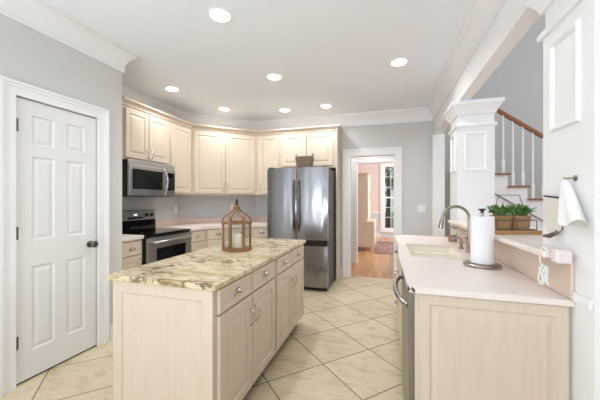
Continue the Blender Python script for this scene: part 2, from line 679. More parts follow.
# dining room
WX0, WX1, WZ0, WZ1 = -0.08, 0.62, 0.28, 2.50
for part, mat, z0, z1 in (('wall_dining', 'pink', 0.86, CZ), ('wall_wainscot', 'wainscot', 0.0, 0.859)):
    mb = MB()
    mb.box(-1.3, WX0, 10.4, 10.52, z0, z1)
    mb.box(WX1, 3.2, 10.4, 10.52, z0, z1)
    if z1 > 1:
        mb.box(WX0, WX1, 10.4, 10.52, WZ1, z1)
    else:
        mb.box(WX0, WX1, 10.4, 10.52, z0, WZ0)
    mb.box(-1.42, -1.301, 6.125, 10.52, z0, z1)
    mb.box(-1.3, HX0, 6.1205, 6.14, z0, z1)
    struct(part, mb, mat)
mb = MB()
mb.box(-1.3, WX0 - .115, 10.375, 10.399, 0.83, 0.89)
mb.box(-1.3, WX0 - .115, 10.38, 10.399, 0.0, 0.15)
mb.box(WX1 + .115, 3.2, 10.375, 10.399, 0.83, 0.89)
struct('trim_8', mb, 'trim')
# dining window
wr = struct_root('window_1')
mb = MB()
for a, b in ((WX0 - .11, WX0 + .005), (WX1 - .005, WX1 + .11)):
    mb.box(a, b, 10.372, 10.399, WZ0 - .1, WZ1 + .11)
mb.box(WX0, WX1, 10.372, 10.399, WZ1, WZ1 + .11)
mb.box(WX0, WX1, 10.36, 10.399, WZ0 - .1, WZ0 + .02)
mb.build('window_casing', 'trim', wr)
mb = MB()
mb.box(WX0, WX0 + .045, 10.42, 10.46, WZ0, WZ1)
mb.box(WX1 - .045, WX1, 10.42, 10.46, WZ0, WZ1)
for z in (WZ0, WZ1 - .05, 1.36):
    mb.box(WX0 + .045, WX1 - .045, 10.42, 10.46, z, z + .05)
for x in (WX0 + .24, WX0 + .44):
    mb.box(x - .008, x + .008, 10.43, 10.45, WZ0 + .05, WZ1 - .05)
for z in (0.70, 1.04, 1.74, 2.10):
    mb.box(WX0 + .045, WX1 - .045, 10.43, 10.45, z - .008, z + .008)
mb.build('window_sash', 'trim', wr)
MB().box(WX0 + .045, WX1 - .045, 10.438, 10.442, WZ0 + .05, WZ1 - .05).build('pane', 'glass', wr)

# beam over the bar
struct('beam', MB().box(XC, XC + .10, -0.6, YB - .001, 2.315, CZ - .001), 'trim')

# crown moulding at the ceiling
CROWN = [(0.0, CZ - .20), (0.016, CZ - .20), (0.022, CZ - .185), (0.016, CZ - .172), (0.018, CZ - .145), (0.03, CZ - .115), (0.055, CZ - .075), (0.085, CZ - .05),
         (0.10, CZ - .042), (0.106, CZ - .025), (0.125, CZ - .02), (0.13, CZ - .001), (0.0, CZ - .001)]
e = .001
CROWN = [(o * .78, z) for o, z in CROWN]
path = [(XP + e, -2.5), (XP + e, YP + e), (XR + e, YP + e), (XR + e, W1[1]), (W2[0], YB - e), (XC - e, YB - e), (XC - e, -0.6)]
struct('trim_1', MB().sweep(path, CROWN, -1), 'trim', True)


def casing(name, loc, rotz, w, h, cw, depth=.022):
    """cased opening seen from local -y: opening x 0..w, z 0..h"""
    mb = MB()
    for (a, d) in ((cw, depth * .6), (cw * .62, depth * .75)):
        pass
    bands = [(0.0, cw, depth * .55), (cw * .55, cw, depth * .8), (cw * .8, cw, depth * 1.15)]
    for a, b, d in bands:
        poly = [(-b, 0), (-a, 0), (-a, h + a), (w + a, h + a), (w + a, 0), (w + b, 0), (w + b, h + b), (-b, h + b)]
        mb.prism(poly, -d, 0.0 if a == 0 else -depth * .5, 'y')
    return struct(name, mb, 'trim', False, loc, rotz)


casing('trim_2', (XP + .0008, DY0, 0), PI / 2, DY1 - DY0, DZ, .095)
casing('trim_3', (OX0, YB - .0008, 0), 0, OX1 - OX0, OZ, .105)
casing('trim_4', (HX0, 5.9992, 0), 0, HX1 - HX0, 2.075, .10)
# jamb linings
mb = MB()
mb.box(OX0 - .001, OX0 + .018, YB - .01, YB + .13, 0, OZ)
mb.box(OX1 - .018, OX1 + .001, YB - .01, YB + .13, 0, OZ)
mb.box(OX0, OX1, YB - .01, YB + .13, OZ - .018, OZ + .001)
mb.box(HX0 - .001, HX0 + .018, 5.99, 6.13, 0, 2.075)
mb.box(HX0, HX1, 5.99, 6.13, 2.057, 2.076)
struct('trim_5', mb, 'trim')
# half pilaster where the back wall ends
mb = MB()
mb.box(0.694, 0.864, YB - .05, YB + .13, 0, 2.314)
struct('trim_6', mb, 'trim')


def baseboard(name, boxes):
    mb = MB()
    for (x0, x1, y0, y1) in boxes:
        mb.box(x0, x1, y0, y1, 0, .125)
        sx, sy = (x1 - x0) < (y1 - y0), (x1 - x0) >= (y1 - y0)
        mb.box(x0, x1, y0, y1, .125, .14)
    return struct(name, mb, 'trim')


baseboard('baseboard_left', [(XP + .001, XP + .016, DY1 + .11, YP - .001), (XP + .001, XP + .016, -2.5, DY0 - .11)])
baseboard('baseboard_back', [(-.745, OX0 - .122, YB - .016, YB - .001), (OX1 + .122, .69, YB - .016, YB - .001)])

# pantry door
dr = struct_root('door_1', (XP - .012, DY0 + .006, 0.012), PI / 2)
DW, DH, DT = DY1 - DY0 - .012, 2.008, .034


def six_panel(w, h, t):
    mb = MB()
    cols = [(.103, .250), (w - .250, w - .103)]
    cols = [(.100, .252), (.338, .484)]
    rows = [(.195, .805), (.995, 1.605), (1.69, 1.905)]
    xs = sorted({0, w, *[v for c in cols for v in c]})
    zs = sorted({0, h, *[v for r in rows for v in r]})
    for i in range(len(xs) - 1):
        for j in range(len(zs) - 1):
            x0, x1, z0, z1 = xs[i], xs[i + 1], zs[j], zs[j + 1]
            if (x0, x1) in cols and (z0, z1) in rows:
                def rect(ins, yy):
                    return [Vector((x0 + ins, yy, z0 + ins)), Vector((x1 - ins, yy, z0 + ins)), Vector((x1 - ins, yy, z1 - ins)), Vector((x0 + ins, yy, z1 - ins))]
                mb.rings([rect(0, 0), rect(.008, .010), rect(.018, .010), rect(.040, .002)], False, True)
            else:
                mb.faces([(x0, 0, z0), (x1, 0, z0), (x1, 0, z1), (x0, 0, z1)], [(0, 1, 2, 3)])
    mb.faces([(0, 0, 0), (w, 0, 0), (w, 0, h), (0, 0, h), (0, t, 0), (w, t, 0), (w, t, h), (0, t, h)],
             [(4, 7, 6, 5), (0, 4, 5, 1), (3, 2, 6, 7), (0, 3, 7, 4), (1, 5, 6, 2)])
    bmesh.ops.remove_doubles(mb.bm, verts=mb.bm.verts, dist=.0002)
    return mb


six_panel(DW, DH, DT).build('door_leaf', 'door', dr)
kn = MB()
rot = Matrix.Rotation(PI / 2, 4, 'X')
kn.lathe([(.030, 0), (.030, .006), (.024, .010), (.011, .014), (.010, .032), (.020, .038), (.028, .048), (.029, .058), (.022, .066), (.0, .068)][:-1] + [(.004, .068)],
         n=24, mat=Matrix.Translation((DW - .052, 0, .905)) @ rot)
kn.build('door_knob', 'dark_pewter', dr, True)
for z in (.285, 1.055, 1.815):
    MB().tube([(-.001, -.010, z - .045), (-.001, -.010, z + .045)], .007, 10).box(.0, .02, -.002, .0, z - .045, z + .045).build('hinge', 'dark_pewter', dr, True)
MB().box(.002, DW - .002, .002, DT - .002, -.0115, -.0005).build('door_gap_shade', 'black_gap', dr)  # dark strip standing in for the shade in the gap below the door


# columns on the half wall, square with a crowned cap and framed panels
def column(name, y0, y1, label):
    x0, x1 = XC, XC + .340
    r = struct_root(name)
    mb = MB()
    mb.box(x0, x1, y0, y1, 0.0, 2.09)
    mb.box(x0 + .006, x1 - .006, y0 + .006, y1 - .006, 2.09, 2.21)
    mb.build('shaft', 'trim', r)

    # cap: flared crown between necking and beam
    def ring(o, z):
        return [Vector((x0 - o, y0 - o, z)), Vector((x1 + o, y0 - o, z)), Vector((x1 + o, y1 + o, z)), Vector((x0 - o, y1 + o, z))]
    MB().rings([ring(.0, 2.185), ring(.012, 2.185), ring(.014, 2.20), ring(.022, 2.218), ring(.045, 2.255), ring(.055, 2.272), ring(.066, 2.278), ring(.066, 2.3145), ring(.0, 2.3145)]).build('cap', 'trim', r)
    MB().rings([ring(.0, 2.058), ring(.015, 2.058), ring(.018, 2.066), ring(.018, 2.078), ring(.010, 2.094), ring(0, 2.094)]).build('necking', 'trim', r)
    # framed panel mouldings on the front and kitchen faces
    xm, ym, wv = (x0 + x1) / 2, (y0 + y1) / 2, .100

    def frame(mat):
        mb = MB()
        a, b, w = .020, .0, wv

        def rect(i, yy):
            return [mat @ Vector((-w + i, yy, 1.605 + i)), mat @ Vector((w - i, yy, 1.605 + i)), mat @ Vector((w - i, yy, 1.996 - i)), mat @ Vector((-w + i, yy, 1.996 - i))]
        mb.rings([rect(0, 0), rect(0, -.010), rect(.006, -.014), rect(.014, -.012), rect(.022, -.004), rect(.022, 0)], False, False)
        return mb
    frame(Matrix.Translation((xm, y0, 0))).build('panel_moulding', 'trim', r)
    frame(Matrix.Translation((x0, ym, 0)) @ Matrix.Rotation(-PI / 2, 4, 'Z')).build('panel_moulding', 'trim', r)
    r['label'] = label
    r['category'] = 'column'
    return r


column('column', 3.356, 3.710, 'square white column with a crowned cap at the end of the bar behind the faucet')
column('column', 1.290, 1.640, 'square white column at the end of the bar with a white towel hanging on it')
# half wall carrying the bar
struct('wall_half', MB().box(XC, .84, 1.641, 3.355, 0, 1.059), 'trim')
mb = MB()
mb.box(.700, .7145, 1.291, 1.392, .905, .925, .003)
mb.box(.703, .7145, 1.291, 1.392, .925, .940)
struct('trim_7', mb, 'trim')


# ------------------------------------------------------------------ stairs in the foyer
def nose(k):
    return 1.768 + (9 - k) * .25


st = thing('staircase', 'white painted staircase with oak treads rising behind the bar', 'stairs', (2.2, 5.3, 0))
ST = Matrix.Translation((-2.2, -5.3, 0))


def stp(mb, name, mat, smooth=False, parent=None):
    mb.bm.transform(ST)
    return mb.build(name, mat, parent or st, smooth)


poly = [(nose(1) - .03, 0)]
KN = 10
for k in range(1, KN + 1):
    poly.append((nose(k) - .03, .189 * k - .028))
    poly.append((nose(k + 1) - .03, .189 * k - .028))
poly.append((nose(KN + 1) - .03, 0))
stp(MB().prism(poly, 5.0, 5.96, 'y'), 'stringer', 'trim')
for k in range(1, KN + 1):
    stp(MB().box(nose(k + 1) - .03, nose(k), 4.965, 5.97, .189 * k - .028, .189 * k, .006), 'tread', 'tread_wood')


def railz(x):
    return 2.690 - .756 * (x - 1.574)


for k in range(1, KN + 1):
    for dx in (.077, .203):
        x = nose(k) - dx
        if x < 1.5:
            continue
        mb = MB()
        zb, zt = .189 * k + .0005, railz(x) - .022
        mb.box(x - .017, x + .017, 5.013, 5.047, zb, zb + .20)
        mb.lathe([(.017, .0), (.018, .015), (.012, .03), (.0135, .06), (.011, .5)], (x, 5.03, zb + .20), 10)
        mb.tube([(x, 5.03, zb + .69), (x, 5.03, zt)], [.011, .0105], 10)
        stp(mb, 'baluster', 'trim', True)
xa, xb = 1.50, nose(1) + .0
mb = MB()
sec = [(-.028, -.024), (.028, -.024), (.032, .0), (.026, .022), (.0, .030), (-.026, .022), (-.032, .0)]
mb.rings([[Vector((x, 5.03 + a, railz(x) + b * 1.25)) for a, b in sec] for x in (xa, xb)])
stp(mb, 'handrail', 'rail_wood', True)
mb = MB()
mb.rings([[Vector((x, 5.0 + a, z + b)) for a, b in ((0, -.012), (-.018, -.008), (-.018, .012), (0, .016))] for x, z in ((1.20, 1.636), (2.40, .852))])
stp(mb, 'stringer_moulding', 'grey_trim')


# ------------------------------------------------------------------ cabinets
def W2L(o, rot, p):
    dx, dy = p[0] - o[0], p[1] - o[1]
    c, s = math.cos(rot), math.sin(rot)
    return (c * dx + s * dy, -s * dx + c * dy)


def bow_pull(parent, x, z, y=-.02, h=.10):
    pts = []
    for i in range(13):
        a = PI * i / 12
        pts.append((x, y - .030 * math.sin(a) ** .8 if 0 < i < 12 else y, z - h / 2 * math.cos(a)))
    rad = [.0055 - .0015 * math.sin(PI * i / 12) for i in range(13)]
    mb = MB().tube(pts, rad, 8)
    mb.sphere((x, y - .002, z - h / 2), .008, 10, 6, (1, .6, 1))
    mb.sphere((x, y - .002, z + h / 2), .008, 10, 6, (1, .6, 1))
    return mb.build('handle', 'pewter', parent, True)


def cup_pull(parent, x, z, y=-.02, w=.088):
    mb = MB()
    rs = []
    n = 12
    for j, t in enumerate((0.0, .35, .7, .92, 1.0)):
        ang = t * PI / 2
        rr = math.cos(ang)
        hh = math.sin(ang)
        row = []
        for i in range(n + 1):
            a = PI * i / n
            row.append(Vector((x - w / 2 * math.cos(a) * (rr * .9 + .1), y - .026 * hh * (.35 + .65 * math.sin(a)), z - .016 + .036 * math.sin(a) * (rr * .85 + .15))))
        rs.append(row)
    allv = [[mb.bm.verts.new(p) for p in r] for r in rs]
    for a, b in zip(allv, allv[1:]):
        for i in range(n):
            mb.bm.faces.new((a[i], a[i + 1], b[i + 1], b[i]))
    mb.box(x - w / 2, x + w / 2, y - .002, y, z - .018, z - .012)
    o = mb.build('handle', 'pewter', parent, True)
    md = o.modifiers.new('solid', 'SOLIDIFY')
    md.thickness = .0025
    return o


def cabinet(name, label, cat, o, rot, foot, z0, z1, fronts, group=None, toe=None, shell=None):
    r = thing(name, label, cat, (o[0], o[1], 0), rot, group)
    poly = [W2L(o, rot, p) for p in foot]
    MB().prism(poly, z0, z1).build('carcass', 'cabinet', r)
    if toe:
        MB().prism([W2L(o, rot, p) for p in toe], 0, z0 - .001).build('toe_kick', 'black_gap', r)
    for f in fronts:
        kind, x0, x1, a, b = f[:5]
        T = .020
        mb = MB().panel_front(0, x1 - x0, 0, b - a, T, .058, 0, kind == 'door')
        d = mb.build(kind, 'cabinet', r, False, (x0, -.001, a))
        if kind == 'drawer':
            cup_pull(d, (x1 - x0) / 2, (b - a) / 2 + .004, -T)
        elif len(f) > 5:
            side, zz = f[5], f[6]
            bow_pull(d, .030 if side == 'l' else (x1 - x0) - .030, zz - a, -T)
    return r


G = .0015
UZ0, UZ1 = 1.385, 2.42
F1, F2 = (-2.950, 3.86), (-2.165, 4.60)
UP = 'upper wall cabinets'
# over the microwave
y0, y1 = 2.610, 3.372
cabinet('wall_cabinet', 'cream two-door wall cabinet directly above the microwave', 'cabinet', (-2.95, y0), PI / 2,
        [(-2.95, y0), (-2.95, y1 - G), (XR + G, y1 - G), (XR + G, y0)], 1.782, UZ1,
        [('door', .045, .390, 1.806, 2.395, 'r', 1.88), ('door', .400, .745, 1.806, 2.395, 'l', 1.88)], UP)
y0 = y1
cabinet('wall_cabinet', 'cream single-door wall cabinet between microwave and corner cabinet', 'cabinet', (-2.95, y0), PI / 2,
        [(-2.95, y0), (F1[0], F1[1] - G), (XR + G, W1[1] - G), (XR + G, y0)], UZ0, UZ1,
        [('door', .035, .462, UZ0 + .022, 2.395, 'l', 1.52)], UP)
ang = math.atan2(F2[1] - F1[1], F2[0] - F1[0])
DL = math.hypot(F2[0] - F1[0], F2[1] - F1[1])
d = Vector((math.cos(ang), math.sin(ang)))
nrm = Vector((math.sin(ang), -math.cos(ang)))
cabinet('wall_cabinet', 'cream two-door wall cabinet set across the corner above the lantern', 'cabinet', F1, ang,
        [F1, F2, (W2[0] + .004, W2[1] - .006), (W1[0] + .004, W1[1] + .002)], UZ0, UZ1,
        [('door', .045, DL / 2 - .004, UZ0 + .022, 2.395, 'r', 1.52), ('door', DL / 2 + .004, DL - .045, UZ0 + .022, 2.395, 'l', 1.52)], UP)
xe = -1.735
cabinet('wall_cabinet', 'cream single-door wall cabinet just beside the refrigerator', 'cabinet', (F2[0] + G, F2[1]), 0,
        [(F2[0] + G, 4.60), (xe, 4.60), (xe, YB - .006), (W2[0] + .012, YB - .006)], UZ0, UZ1,
        [('door', .045, xe - F2[0] - .030, UZ0 + .022, 2.395, 'l', 1.52)], UP)
x1 = -0.775
fc = cabinet('wall_cabinet', 'cream two-door cabinet above the refrigerator behind the wicker basket', 'cabinet', (xe + G, 4.60), 0,
             [(xe + G, 4.60), (x1, 4.60), (x1, YB - .006), (xe + G, YB - .006)], 1.82, UZ1,
             [('door', .040, .474, 1.858, 2.395), ('door', .482, .916, 1.858, 2.395)], UP)
tag(MB().box(-.772, -.750, 4.595, YB - .006, 0, UZ1).build('end_panel', 'cabinet'), 'tall cream end panel standing beside the refrigerator', 'panel')
# cornice along the tops of the wall cabinets
CORN = [(0.0, 2.4215), (.012, 2.4215), (.014, 2.438), (.030, 2.462), (.046, 2.475), (.050, 2.480), (.050, 2.496), (.0, 2.496)]
path = [(-2.95, 2.60), F1, F2, (-.748, 4.60), (-.748, YB - .01)]
tag(MB().sweep(path, CORN, -1).build('cabinet_cornice', 'cabinet'), 'cream crown moulding running along the tops of the wall cabinets', 'moulding')

# base cabinets along the range wall and across the corner
BZ0, BZ1 = .10, .864
BX = -2.64
B1, B2 = (BX, 3.785), (-2.125, 4.30)
BS = 'base cabinets beside the range'


def two_tier(x0, x1, hs):
    return [('drawer', x0, x1, .70, .845), ('door', x0, x1, .125, .688, hs, .60)]


cabinet('base_cabinet', 'cream base cabinet between the pantry wall and the range', 'cabinet', (BX, YP + .005), PI / 2,
        [(BX, YP + .005), (BX, 2.606), (XR + G, 2.606), (XR + G, YP + .005)], BZ0, BZ1, two_tier(.14, .385, 'r'), BS,
        [(BX - .06, YP + .01), (BX - .06, 2.60), (XR + .05, 2.60), (XR + .05, YP + .01)])
cabinet('base_cabinet', 'cream base cabinet just to the far side of the range', 'cabinet', (BX, 3.382), PI / 2,
        [(BX, 3.382), (B1[0], B1[1] - G), (XR + G, W1[1] - .02), (XR + G, 3.382)], BZ0, BZ1, two_tier(.025, .385, 'l'), BS,
        [(BX - .06, 3.39), (BX - .06, 3.78), (XR + .05, 3.9), (XR + .05, 3.39)])
bang = math.atan2(B2[1] - B1[1], B2[0] - B1[0])
BL = math.hypot(B2[0] - B1[0], B2[1] - B1[1])
cabinet('base_cabinet', 'cream base cabinet set across the corner behind the lantern', 'cabinet', B1, bang,
        [B1, B2, (W2[0] - .005, W2[1] - .012), (W1[0] + .01, W1[1])], BZ0, BZ1, two_tier(.03, BL / 2 - .005, 'r') + two_tier(BL / 2 + .005, BL - .03, 'l'), BS,
        [(B1[0] - .04, B1[1] + .06), (B2[0] - .05, B2[1] + .05), (W2[0] - .03, W2[1] - .06), (W1[0] + .04, W1[1])])
cabinet('base_cabinet', 'cream base cabinet between the corner and the refrigerator', 'cabinet', (B2[0] + G, B2[1]), 0,
        [(B2[0] + G, 4.30), (-1.735, 4.30), (-1.735, YB - .006), (W2[0] + .005, YB - .006)], BZ0, BZ1, two_tier(.03, .372, 'l'), BS,
        [(B2[0] + .02, 4.36), (-1.74, 4.36), (-1.74, YB - .03), (W2[0] + .05, YB - .03)])

# countertops and their low backsplash
CT0, CT1 = .8655, .905


def worktop(label, poly, splash):
    o = MB().prism(poly, CT0, CT1, 'z', .005).build('countertop', 'counter')
    tag(o, label, 'countertop', 'pale counters along the walls')
    for s in splash:
        MB().prism(s, CT1 + .0005, .990).build('backsplash', 'backsplash', o)
    return o


cx = BX + .03
worktop('short pale countertop between the pantry wall and the range',
        [(cx, YP + .003), (cx, 2.607), (XR + .002, 2.607), (XR + .002, YP + .003)],
        [[(XR + .021, YP + .004), (XR + .021, 2.606), (XR + .003, 2.606), (XR + .003, YP + .004)]])
off = .03 * math.tan(PI / 8)
worktop('pale countertop turning the corner from range to refrigerator',
        [(cx, 3.381), (cx, B1[1] - off), (B2[0] + off, 4.27), (-1.735, 4.27), (-1.735, YB - .006), (W2[0], YB - .006), (XR + .002, W1[1]), (XR + .002, 3.381)],
        [[(XR + .021, 3.382), (XR + .021, W1[1] - .009), (W2[0] + .009, YB - .027), (-1.736, YB - .027), (-1.736, YB - .008), (W2[0], YB - .008), (XR + .004, W1[1] - .002), (XR + .004, 3.382)]])

# ------------------------------------------------------------------ range
R0, R1 = 2.612, 3.376
RW = R1 - R0
RX = -2.60
rg = thing('range', 'stainless electric range with black glass cooktop beneath the microwave', 'stove', (RX, R0, 0), PI / 2)
MB().box(.002, RW - .002, 0.0, .645, .03, .878).build('body', 'black', rg)
MB().box(.0, RW, -.022, .57, .879, .905, .005).build('cooktop', 'black_glass', rg)
mb = MB().box(.004, RW - .004, -.035, -.001, .23, .862, .004)
od = mb.build('oven_door', 'steel_h', rg)
MB().box(.13, RW - .13, -.038, -.0355, .40, .735, .001).build('door_window', 'black_glass', od)
mb = MB().tube([(.06, -.036, .815), (.06, -.075, .815), (.075, -.085, .815), (RW - .075, -.085, .815), (RW - .06, -.075, .815), (RW - .06, -.036, .815)], .013, 12)
mb.build('door_handle', 'chrome', od, True)
MB().box(.004, RW - .004, -.033, -.001, .06, .222, .004).build('storage_drawer', 'steel_h', rg)
bgm = MB().prism([(.575, .906), (.645, .906), (.645, 1.165), (.598, 1.165), (.585, 1.155)], .002, RW - .002, 'x')
bgo = bgm.build('backguard', 'steel_h', rg)
MB().prism([(.572, .906), (.5745, .906), (.580, 1.03), (.577, 1.03)], .004, RW - .004, 'x').build('backguard_glass', 'black_glass', rg)
mb = MB().prism([(.5805, 1.05), (.584, 1.05), (.5885, 1.135), (.585, 1.135)], .30, .545, 'x')
dp = mb.build('display', 'black_glass', bgo)
mb = MB()
for i, x in enumerate((.40, .418, .436)):
    mb.box(x, x + .010, .580, .584, 1.092, 1.112)
mb.build('clock_digits', 'display', dp)
for x in (.09, .19, .60, .69):
    MB().lathe([(.024, 0), (.024, .006), (.019, .009), (.017, .026), (.014, .029)], n=18, mat=Matrix.Translation((x, .583, 1.093)) @ Matrix.Rotation(PI / 2, 4, 'X')).build('knob', 'black', bgo, True)
for x, y, r in ((.2, .14, .10), (.56, .14, .085), (.2, .42, .075), (.56, .42, .10)):
    mb = MB().lathe([(r, .9052), (r - .004, .9056), (r - .008, .9052)], (x, y, 0), 36, False, False)
    mb.build('burner_ring', 'fridge_side', rg)

# ------------------------------------------------------------------ microwave
mw = thing('microwave', 'stainless over-the-range microwave with black window and curved handle', 'microwave', (-2.865, R0 + .003, 0), PI / 2)
MWW = RW - .006
MB().box(0, MWW, .001, .39, 1.352, 1.774).build('body', 'black', mw)
MB().box(0, MWW, -.018, 0, 1.718, 1.778, .003).build('vent_panel', 'steel_h', mw)
mdoor = MB().box(0, .575, -.032, 0, 1.352, 1.716, .005).build('door', 'steel_h', mw)
MB().box(.045, .515, -.036, -.0325, 1.432, 1.668, .002).build('door_window', 'black_glass', mdoor)
MB().box(.075, .475, -.038, -.0365, 1.452, 1.650, .001).build('window_mesh', 'window_glass', mdoor)
mb = MB()
pts = []
for i in range(15):
    a = i / 14
    pts.append((.552, -.034 - .048 * math.sin(PI * a) ** .7, 1.375 + .32 * a))
mb.tube(pts, .011, 10)
mb.build('handle', 'chrome', mdoor, True)
cp = MB().box(.577, MWW, -.030, 0, 1.352, 1.716, .004).build('control_panel', 'steel_h', mw)
MB().box(.592, MWW - .014, -.0335, -.0305, 1.43, 1.668, .001).build('keypad', 'black_glass', cp)
mb = MB()
for i in range(3):
    for j in range(5):
        mb.box(.612 + i * .036, .634 + i * .036, -.0345, -.0336, 1.45 + j * .032, 1.468 + j * .032)
mb.build('button', 'fridge_side', cp)
MB().box(.02, MWW - .02, .01, .38, 1.343, 1.3515).build('underside', 'fridge_side', mw)

# ------------------------------------------------------------------ refrigerator
FX0, FX1, FY = -1.695, -.785, 3.975
FWd = FX1 - FX0
fr = thing('refrigerator', 'stainless french-door refrigerator beside the hall doorway', 'refrigerator', (FX0, FY, 0))
MB().box(.006, FWd - .006, .075, .80, .035, 1.755, .004).build('body', 'fridge_side', fr)


def bowed(x0, x1, z0, z1, t=.068, bow=.012):
    mb = MB()
    n = 10
    front = [(x0 + (x1 - x0) * i / n, -bow * math.sin(PI * (0.12 + .76 * i / n)) + bow * .35) for i in range(n + 1)]
    poly = front + [(x1, t), (x0, t)]
    mb.prism(poly, z0, z1)
    es = [e for e in mb.bm.edges if abs(e.verts[0].co.z - e.verts[1].co.z) < 1e-6 and e.verts[0].co.y < t * .9 and e.verts[1].co.y < t * .9]
    bmesh.ops.bevel(mb.bm, geom=es, offset=.006, segments=2, affect='EDGES', profile=.5)
    return mb


sx = .455
dl = bowed(0, sx - .003, .73, 1.770).build('door', 'steel', fr, True)
d2 = bowed(sx + .003, FWd, .73, 1.770).build('door', 'steel', fr, True)
fz = bowed(0, FWd, .060, .645).build('freezer_drawer', 'steel', fr, True)
MB().box(.003, FWd - .003, .004, .066, .648, .728).build('handle_recess', 'black', fr)
MB().box(.02, FWd - .02, .06, .7, .0, .034).build('kick_plate', 'black', fr)
for dd, x, s in ((dl, sx - .032, 1), (d2, sx + .032, -1)):
    pts = []
    for i in range(17):
        a = i / 16
        pts.append((x, -.006 - .052 * min(1, 2.2 * math.sin(PI * a)) ** .8 if 0 < i < 16 else -.006, .86 + .74 * a))
    MB().tube(pts, .012, 10).build('handle', 'dark_pewter', dd, True)
for x in (.05, FWd - .05):
    MB().box(x - .035, x + .035, .02, .12, 1.7555 if False else 1.7705, 1.785, .004).build('hinge_cover', 'black', fr)

# wicker basket standing on the refrigerator
wb = thing('wicker_basket', 'grey-brown wicker basket with two loop handles on top of the refrigerator', 'basket', (-1.205, 4.28, 1.7555), 0.05)


def sup(rx, ry, z, n=36, p=.45):
    out = []
    for i in range(n):
        a = 2 * PI * i / n
        ca, sa = math.cos(a), math.sin(a)
        out.append(Vector((rx * math.copysign(abs(ca) ** p, ca), ry * math.copysign(abs(sa) ** p, sa), z)))
    return out


rs = []
NR = 20
for k in range(NR + 1):
    z = .20 * k / NR
    g = 1 + .18 * k / NR
    row = sup(.112 * g, .08 * g, z, 44)
    for i_, p_ in enumerate(row):
        o_ = .0055 if ((i_ // 2) + (k // 2)) % 2 else -.0035
        row[i_] = p_ + Vector((p_.x, p_.y, 0)).normalized() * o_
    rs.append(row)
rs += [sup(.112 * 1.08, .08 * 1.08, .20, 44), sup(.112 * .93, .08 * .93, .012, 44)]
MB().rings(rs).build('body', 'wicker_grey', wb)
for s in (-1, 1):
    pts = [(s * .129, -.045 + .09 * i / 10, .195 + .062 * math.sin(PI * i / 10)) for i in range(11)]
    MB().tube(pts, .008, 8).build('handle', 'wicker_grey', wb, True)
MB().tube([p for p in sup(.131, .094, .203)], .008, 8, True).build('rim', 'wicker_grey', wb, True)

# ------------------------------------------------------------------ island
IX0, IX1, IY0, IY1 = -1.485, -.837, 1.275, 2.905
isl = cabinet('kitchen_island', 'cream kitchen island with four drawers and doors under the granite', 'island', (IX1, IY0), PI / 2,
              [(IX0, IY0), (IX1, IY0), (IX1, IY1), (IX0, IY1)], .088, .846, [], None,
              [(IX0 + .06, IY0 + .01), (IX1 - .055, IY0 + .01), (IX1 - .055, IY1 - .05), (IX0 + .06, IY1 - .05)])
edges = [(.022, .398), (.410, .796), (.834, 1.208), (1.220, 1.596)]
for i, (a, b) in enumerate(edges):
    w = b - a
    dd = MB().panel_front(0, w, 0, .125, .020, .05, 0, False).build('drawer', 'cabinet', isl, False, (a, -.001, .712))
    cup_pull(dd, w / 2, .068, -.02)
    dd = MB().panel_front(0, w, 0, .585, .020, .058, 0, True).build('door', 'cabinet', isl, False, (a, -.001, .112))
    bow_pull(dd, w - .030 if i % 2 == 0 else .030, .455, -.02)
# framed end panel facing the camera: flat panel inside thin mouldings
o2 = (IX1, IY0)
T_end = Matrix.Rotation(-PI / 2, 4, 'Z')
ep = MB()
wI = IX1 - IX0


def endrect(i, yy, x0=.0, x1=wI, z0=.0, z1=.846):
    return [Vector((x0 + i, yy, z0 + i)), Vector((x1 - i, yy, z0 + i)), Vector((x1 - i, yy, z1 - i)), Vector((x0 + i, yy, z1 - i))]


ep.rings([endrect(0, 0), endrect(0, -.012), endrect(.062, -.012), endrect(.066, -.006), endrect(.074, -.004)])
epo = ep.build('end_panel', 'cabinet', isl)
epo.location = (0, wI, 0)
epo.rotation_euler = (0, 0, -PI / 2)
gr = MB().prism([(-1.512, 1.243), (-.808, 1.243), (-.808, 2.945), (-1.512, 2.945)], .847, .880, 'z', .007)
tag(gr.build('granite_countertop', 'granite'), 'cream and brown veined granite countertop covering the island', 'countertop')

# ------------------------------------------------------------------ lantern and its candle
LX, LY, LZ = -1.200, 2.165, .8805
LR = .50
ln = thing('lantern', 'brown wooden six-sided lantern with curved top on the granite island', 'lantern', (LX, LY, LZ), LR)
Rh = .118


def hexp(r, z, k0=0):
    return [Vector((r * math.cos(PI / 3 * k), r * math.sin(PI / 3 * k), z)) for k in range(6)]


MB().rings([hexp(Rh + .006, 0), hexp(Rh + .006, .018), hexp(Rh - .002, .024)]).build('base', 'lantern_wood', ln)
mb = MB()
mb.rings([hexp(Rh + .010, .222), hexp(Rh + .010, .238), hexp(Rh - .022, .238), hexp(Rh - .022, .222), hexp(Rh + .010, .222)], False, False)
mb.build('top_ring', 'lantern_wood', ln)
for k in range(6):
    a = PI / 3 * k
    m4 = Matrix.Rotation(a, 4, 'Z')
    MB().box(Rh - .016, Rh + .002, -.009, .009, .0245, .2215, .001, 1, m4).build('post', 'lantern_wood', ln)
    pts, prev = [], None
    prof = [(Rh, .239), (Rh + .001, .258), (Rh - .008, .279), (Rh - .034, .300), (Rh - .064, .318), (Rh - .084, .338), (Rh - .092, .358)]
    rs = []
    for i, (r, z) in enumerate(prof):
        hw = .014 - .006 * i / 6
        rs.append([m4 @ Vector((r, -hw, z)), m4 @ Vector((r, hw, z)), m4 @ Vector((r - .012, hw, z - .004)), m4 @ Vector((r - .012, -hw, z - .004))])
    MB().rings(rs).build('roof_rib', 'lantern_wood', ln, True)
mb = MB()
